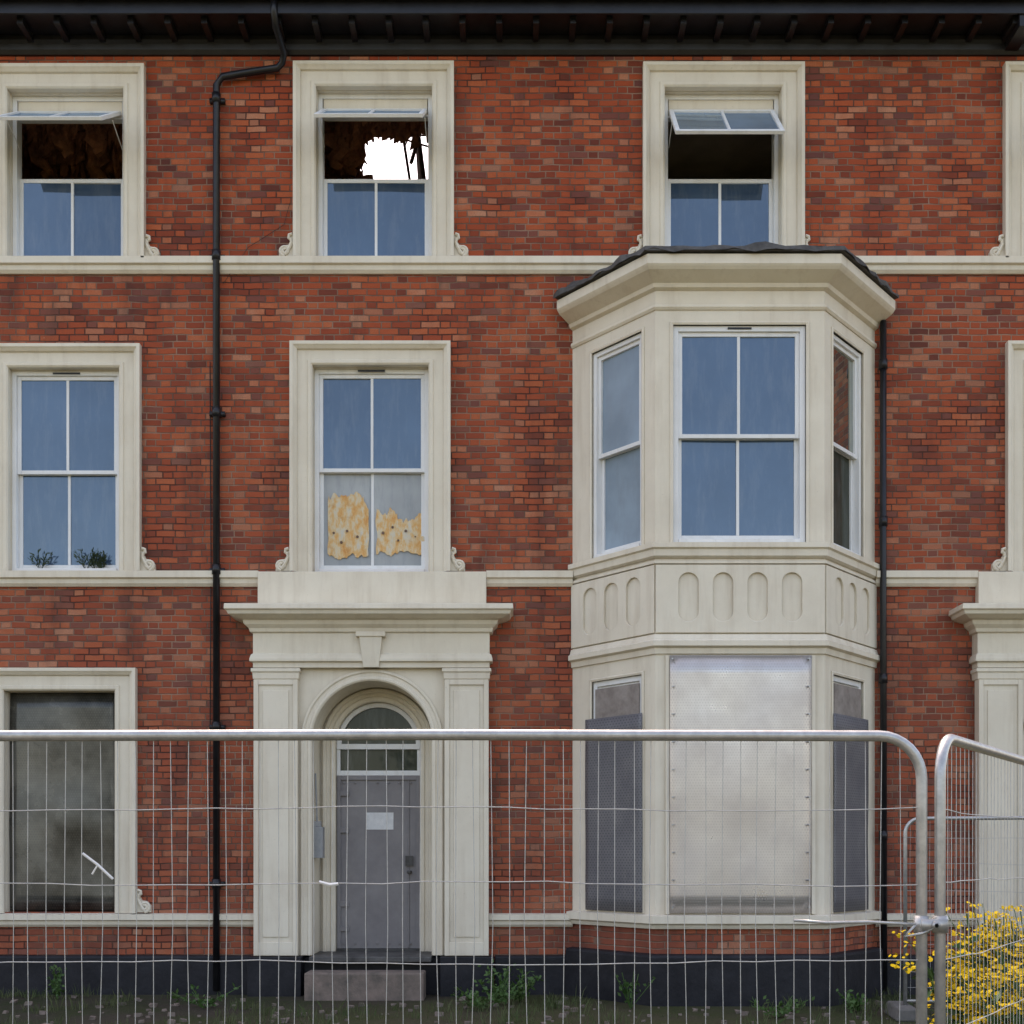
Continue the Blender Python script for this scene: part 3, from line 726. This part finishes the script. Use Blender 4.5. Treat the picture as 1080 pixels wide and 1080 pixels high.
for i in range(300):
    x = rr.uniform(-7, 7); y = -rr.uniform(.3, 3.2); s_ = rr.uniform(.012, .05)
    if DC-1 < x < DC+1 and y > -1.0: continue
    vs = [(x+rr.uniform(.5,1)*s_*a, y+rr.uniform(.5,1)*s_*b, s_*(.5+.5*c)*rr.uniform(.6,1)) for a, b, c in ((-1,-1,-1),(1,-1,-1),(1,1,-1),(-1,1,-1),(-1,-1,1),(1,-1,1),(1,1,1),(-1,1,1))]
    rb.add(vs, [(3,2,1,0),(4,5,6,7),(0,1,5,4),(1,2,6,5),(2,3,7,6),(3,0,4,7)])
rb.obj('rubble', STONE, None)

# ------------------------------------------------------------------ ground
g_ = MB(); g_.add([(-400,-400,0),(400,-400,0),(400,400,0),(-400,400,0)], [(0,1,2,3)]); g_.obj('ground', GROUND)
p_ = MB(); p_.box(-60, 60, -14.9, -12.6, -.1, .004); p_.obj('pavement', CONC)
p_ = MB(); p_.box(-60, 60, -70, -15.2, -.1, .004); p_.obj('meadow', MEADOW)
tg = empty('distant_tree_row'); tt, tl = MB(), MB()
for i in range(16):
    x = -60+i*8+rr.uniform(-2, 2); y = -62+rr.uniform(-5, 5); h = rr.uniform(6, 9)
    tt.tube([(x, y, 0), (x+.2, y, h*.4), (x+.1, y, h*.8)], [.25, .18, .06], 7)
    for k in range(8):
        a = rr.uniform(0, 6.28); tt.tube([(x+.1, y, h*rr.uniform(.3, .6)), (x+math.cos(a)*2, y+math.sin(a)*2, h*rr.uniform(.6, .9))], [.09, .03], 5)
    cl_ = [Vector((x+rr.gauss(0, 1.7), y+rr.gauss(0, 1.7), h*rr.uniform(.35, .95))) for _ in range(14)]
    for c in cl_:
        for t in range(50): leaf(tl, c+Vector((rr.gauss(0,.6), rr.gauss(0,.6), rr.gauss(0,.5))), rdir(), .45, .16)
tt.obj('trunks', BARK, tg, fix=False); tl.obj('crowns', LEAF, tg, fix=False)

# ------------------------------------------------------------------ fences
def fence(ox, oy, dx, dy, L=3.5, h=2.083, name='wire_mesh_fence_panel'):
    e = empty(name); l = math.hypot(dx, dy); dx /= l; dy /= l
    M = Matrix(((dx, -dy, 0, ox), (dy, dx, 0, oy), (0, 0, 1, 0), (0, 0, 0, 1)))
    t = MB(); t.M = M; r = .15; hh = h-.02
    pts = [(0, 0, .05), (0, 0, hh-r)]
    for k in range(1, 9): a = math.pi-math.pi/2*k/8; pts.append((r+r*math.cos(a), 0, hh-r+r*math.sin(a)))
    pts.append((L/2, 0, hh+.004))
    for k in range(0, 9): a = math.pi/2-math.pi/2*k/8; pts.append((L-r+r*math.cos(a), 0, hh-r+r*math.sin(a)))
    pts.append((L, 0, .05)); t.tube(pts, .0195, 12)
    t.tube([(0, 0, .17), (L, 0, .17)], .016, 10)
    t.obj('tube_frame', GALV, e, smooth=True)
    w = MB(); w.M = M; zs = [.3, .46, .73, 1.0, 1.267, 1.543, 1.807]
    for z in zs:
        n = 24; ph = rr.uniform(0, 9)
        w.tube([(L*i/n, -.004+.004*math.sin(i), z+.006*math.sin(i*.4+ph)+.004*rr.uniform(-1, 1)) for i in range(n+1)], .0020, 5, False)
    n = int((L-.06)/.0625)
    for i in range(n):
        x = .05+i*.0625+rr.uniform(-.005, .005); b = rr.uniform(-.009, .009)
        zt = hh
        if x < r: zt = hh-r+math.sqrt(max(0, r*r-(r-x)**2))
        if x > L-r: zt = hh-r+math.sqrt(max(0, r*r-(x-L+r)**2))
        w.tube([(x, .003, .17), (x+b, .004, .8), (x-b, .004, 1.4), (x, .003, zt)], .0014, 4, False)
    w.obj('wire_mesh', WIRE, e)
    f = MB(); f.M = M
    for u in (-.03, L+.03):
        f.prism([(u-.12, 0), (u+.12, 0), (u+.09, .13), (u-.09, .13)], -.33, .33)
    f.obj('concrete_feet', FOOT, e, bevel=.02)
    return e
FY = -9.8
fence(1.44-3.5, FY, 1, 0.0)
fence(1.44-3.5-.07-3.5, FY-.05, 1, 0.02)
fence(1.505, FY, .88, 1.3)
fence(3.95, -2.0, 1, -.12, h=2.02)
cp = MB()
zc = 1.40
cp.tube([(1.44, FY, zc-.03), (1.44, FY, zc+.03)], .027, 12); cp.tube([(1.505, FY, zc-.03), (1.505, FY, zc+.03)], .027, 12)
cp.box(1.43, 1.52, FY-.035, FY-.022, zc-.02, zc+.02)
cp.tube([(1.472, FY-.06, zc), (1.472, FY+.04, zc)], .008, 6); cp.tube([(1.472, FY-.06, zc), (1.472, FY-.045, zc)], .015, 6)
cp.tube([(.99, FY-.01, 1.415), (1.1, FY-.012, 1.407), (1.25, FY-.02, 1.41), (1.41, FY-.03, 1.402)], .006, 6)
cp.tube([(1.41, FY-.03, 1.402), (1.37, FY-.03, 1.36), (1.43, FY-.03, 1.37), (1.47, FY-.03, 1.39)], .006, 6)
cp.obj('fence_coupler', GALV, smooth=True)
ds = MB(); q = lambda px, py: ((px-540)/300, FY-.008, H+(900-py)/300)
ds.tube([q(88, 900), q(104, 912), q(120, 927)], .005, 5); ds.tube([q(104, 912), q(98, 922)], .003, 4)
ds.tube([q(337, 930), q(348, 933), q(357, 932)], .006, 5)
ds.obj('litter_scraps', PAPER)

# ------------------------------------------------------------------ light
EL, AZ = 60, -14   # sun high behind the terrace
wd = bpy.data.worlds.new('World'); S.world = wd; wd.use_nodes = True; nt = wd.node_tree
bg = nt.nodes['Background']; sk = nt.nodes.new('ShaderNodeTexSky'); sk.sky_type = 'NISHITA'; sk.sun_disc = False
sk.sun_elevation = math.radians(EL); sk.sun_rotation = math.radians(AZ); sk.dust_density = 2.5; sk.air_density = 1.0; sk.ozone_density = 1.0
sky_gain = nt.nodes.new('ShaderNodeVectorMath'); sky_gain.operation = 'MULTIPLY'; sky_gain.inputs[1].default_value = (4.1, 3.3, 2.72)  # brightens and warms the sky colour to lift the shaded facade
nt.links.new(sk.outputs[0], sky_gain.inputs[0]); nt.links.new(sky_gain.outputs[0], bg.inputs[0]); bg.inputs[1].default_value = .15
sd = bpy.data.lights.new('sun', 'SUN'); sd.energy = 2.5; sd.angle = math.radians(.5); sd.color = (1, .95, .87)
so = bpy.data.objects.new('sun', sd); S.collection.objects.link(so)
dv = Vector((math.sin(math.radians(AZ))*math.cos(math.radians(EL)), math.cos(math.radians(AZ))*math.cos(math.radians(EL)), math.sin(math.radians(EL))))
so.rotation_euler = dv.to_track_quat('Z', 'Y').to_euler()

cam = bpy.data.cameras.new('camera'); co = bpy.data.objects.new('camera', cam); S.collection.objects.link(co)
co.location = (0, -D, H); co.rotation_euler = (math.radians(90), 0, 0)
cam.sensor_width = 36; cam.lens = F/1080*36; cam.shift_y = 1/3; cam.clip_end = 1500; cam.clip_start = .05
S.camera = co
S.view_settings.view_transform = 'Standard'; S.view_settings.look = 'None'; S.view_settings.exposure = 0
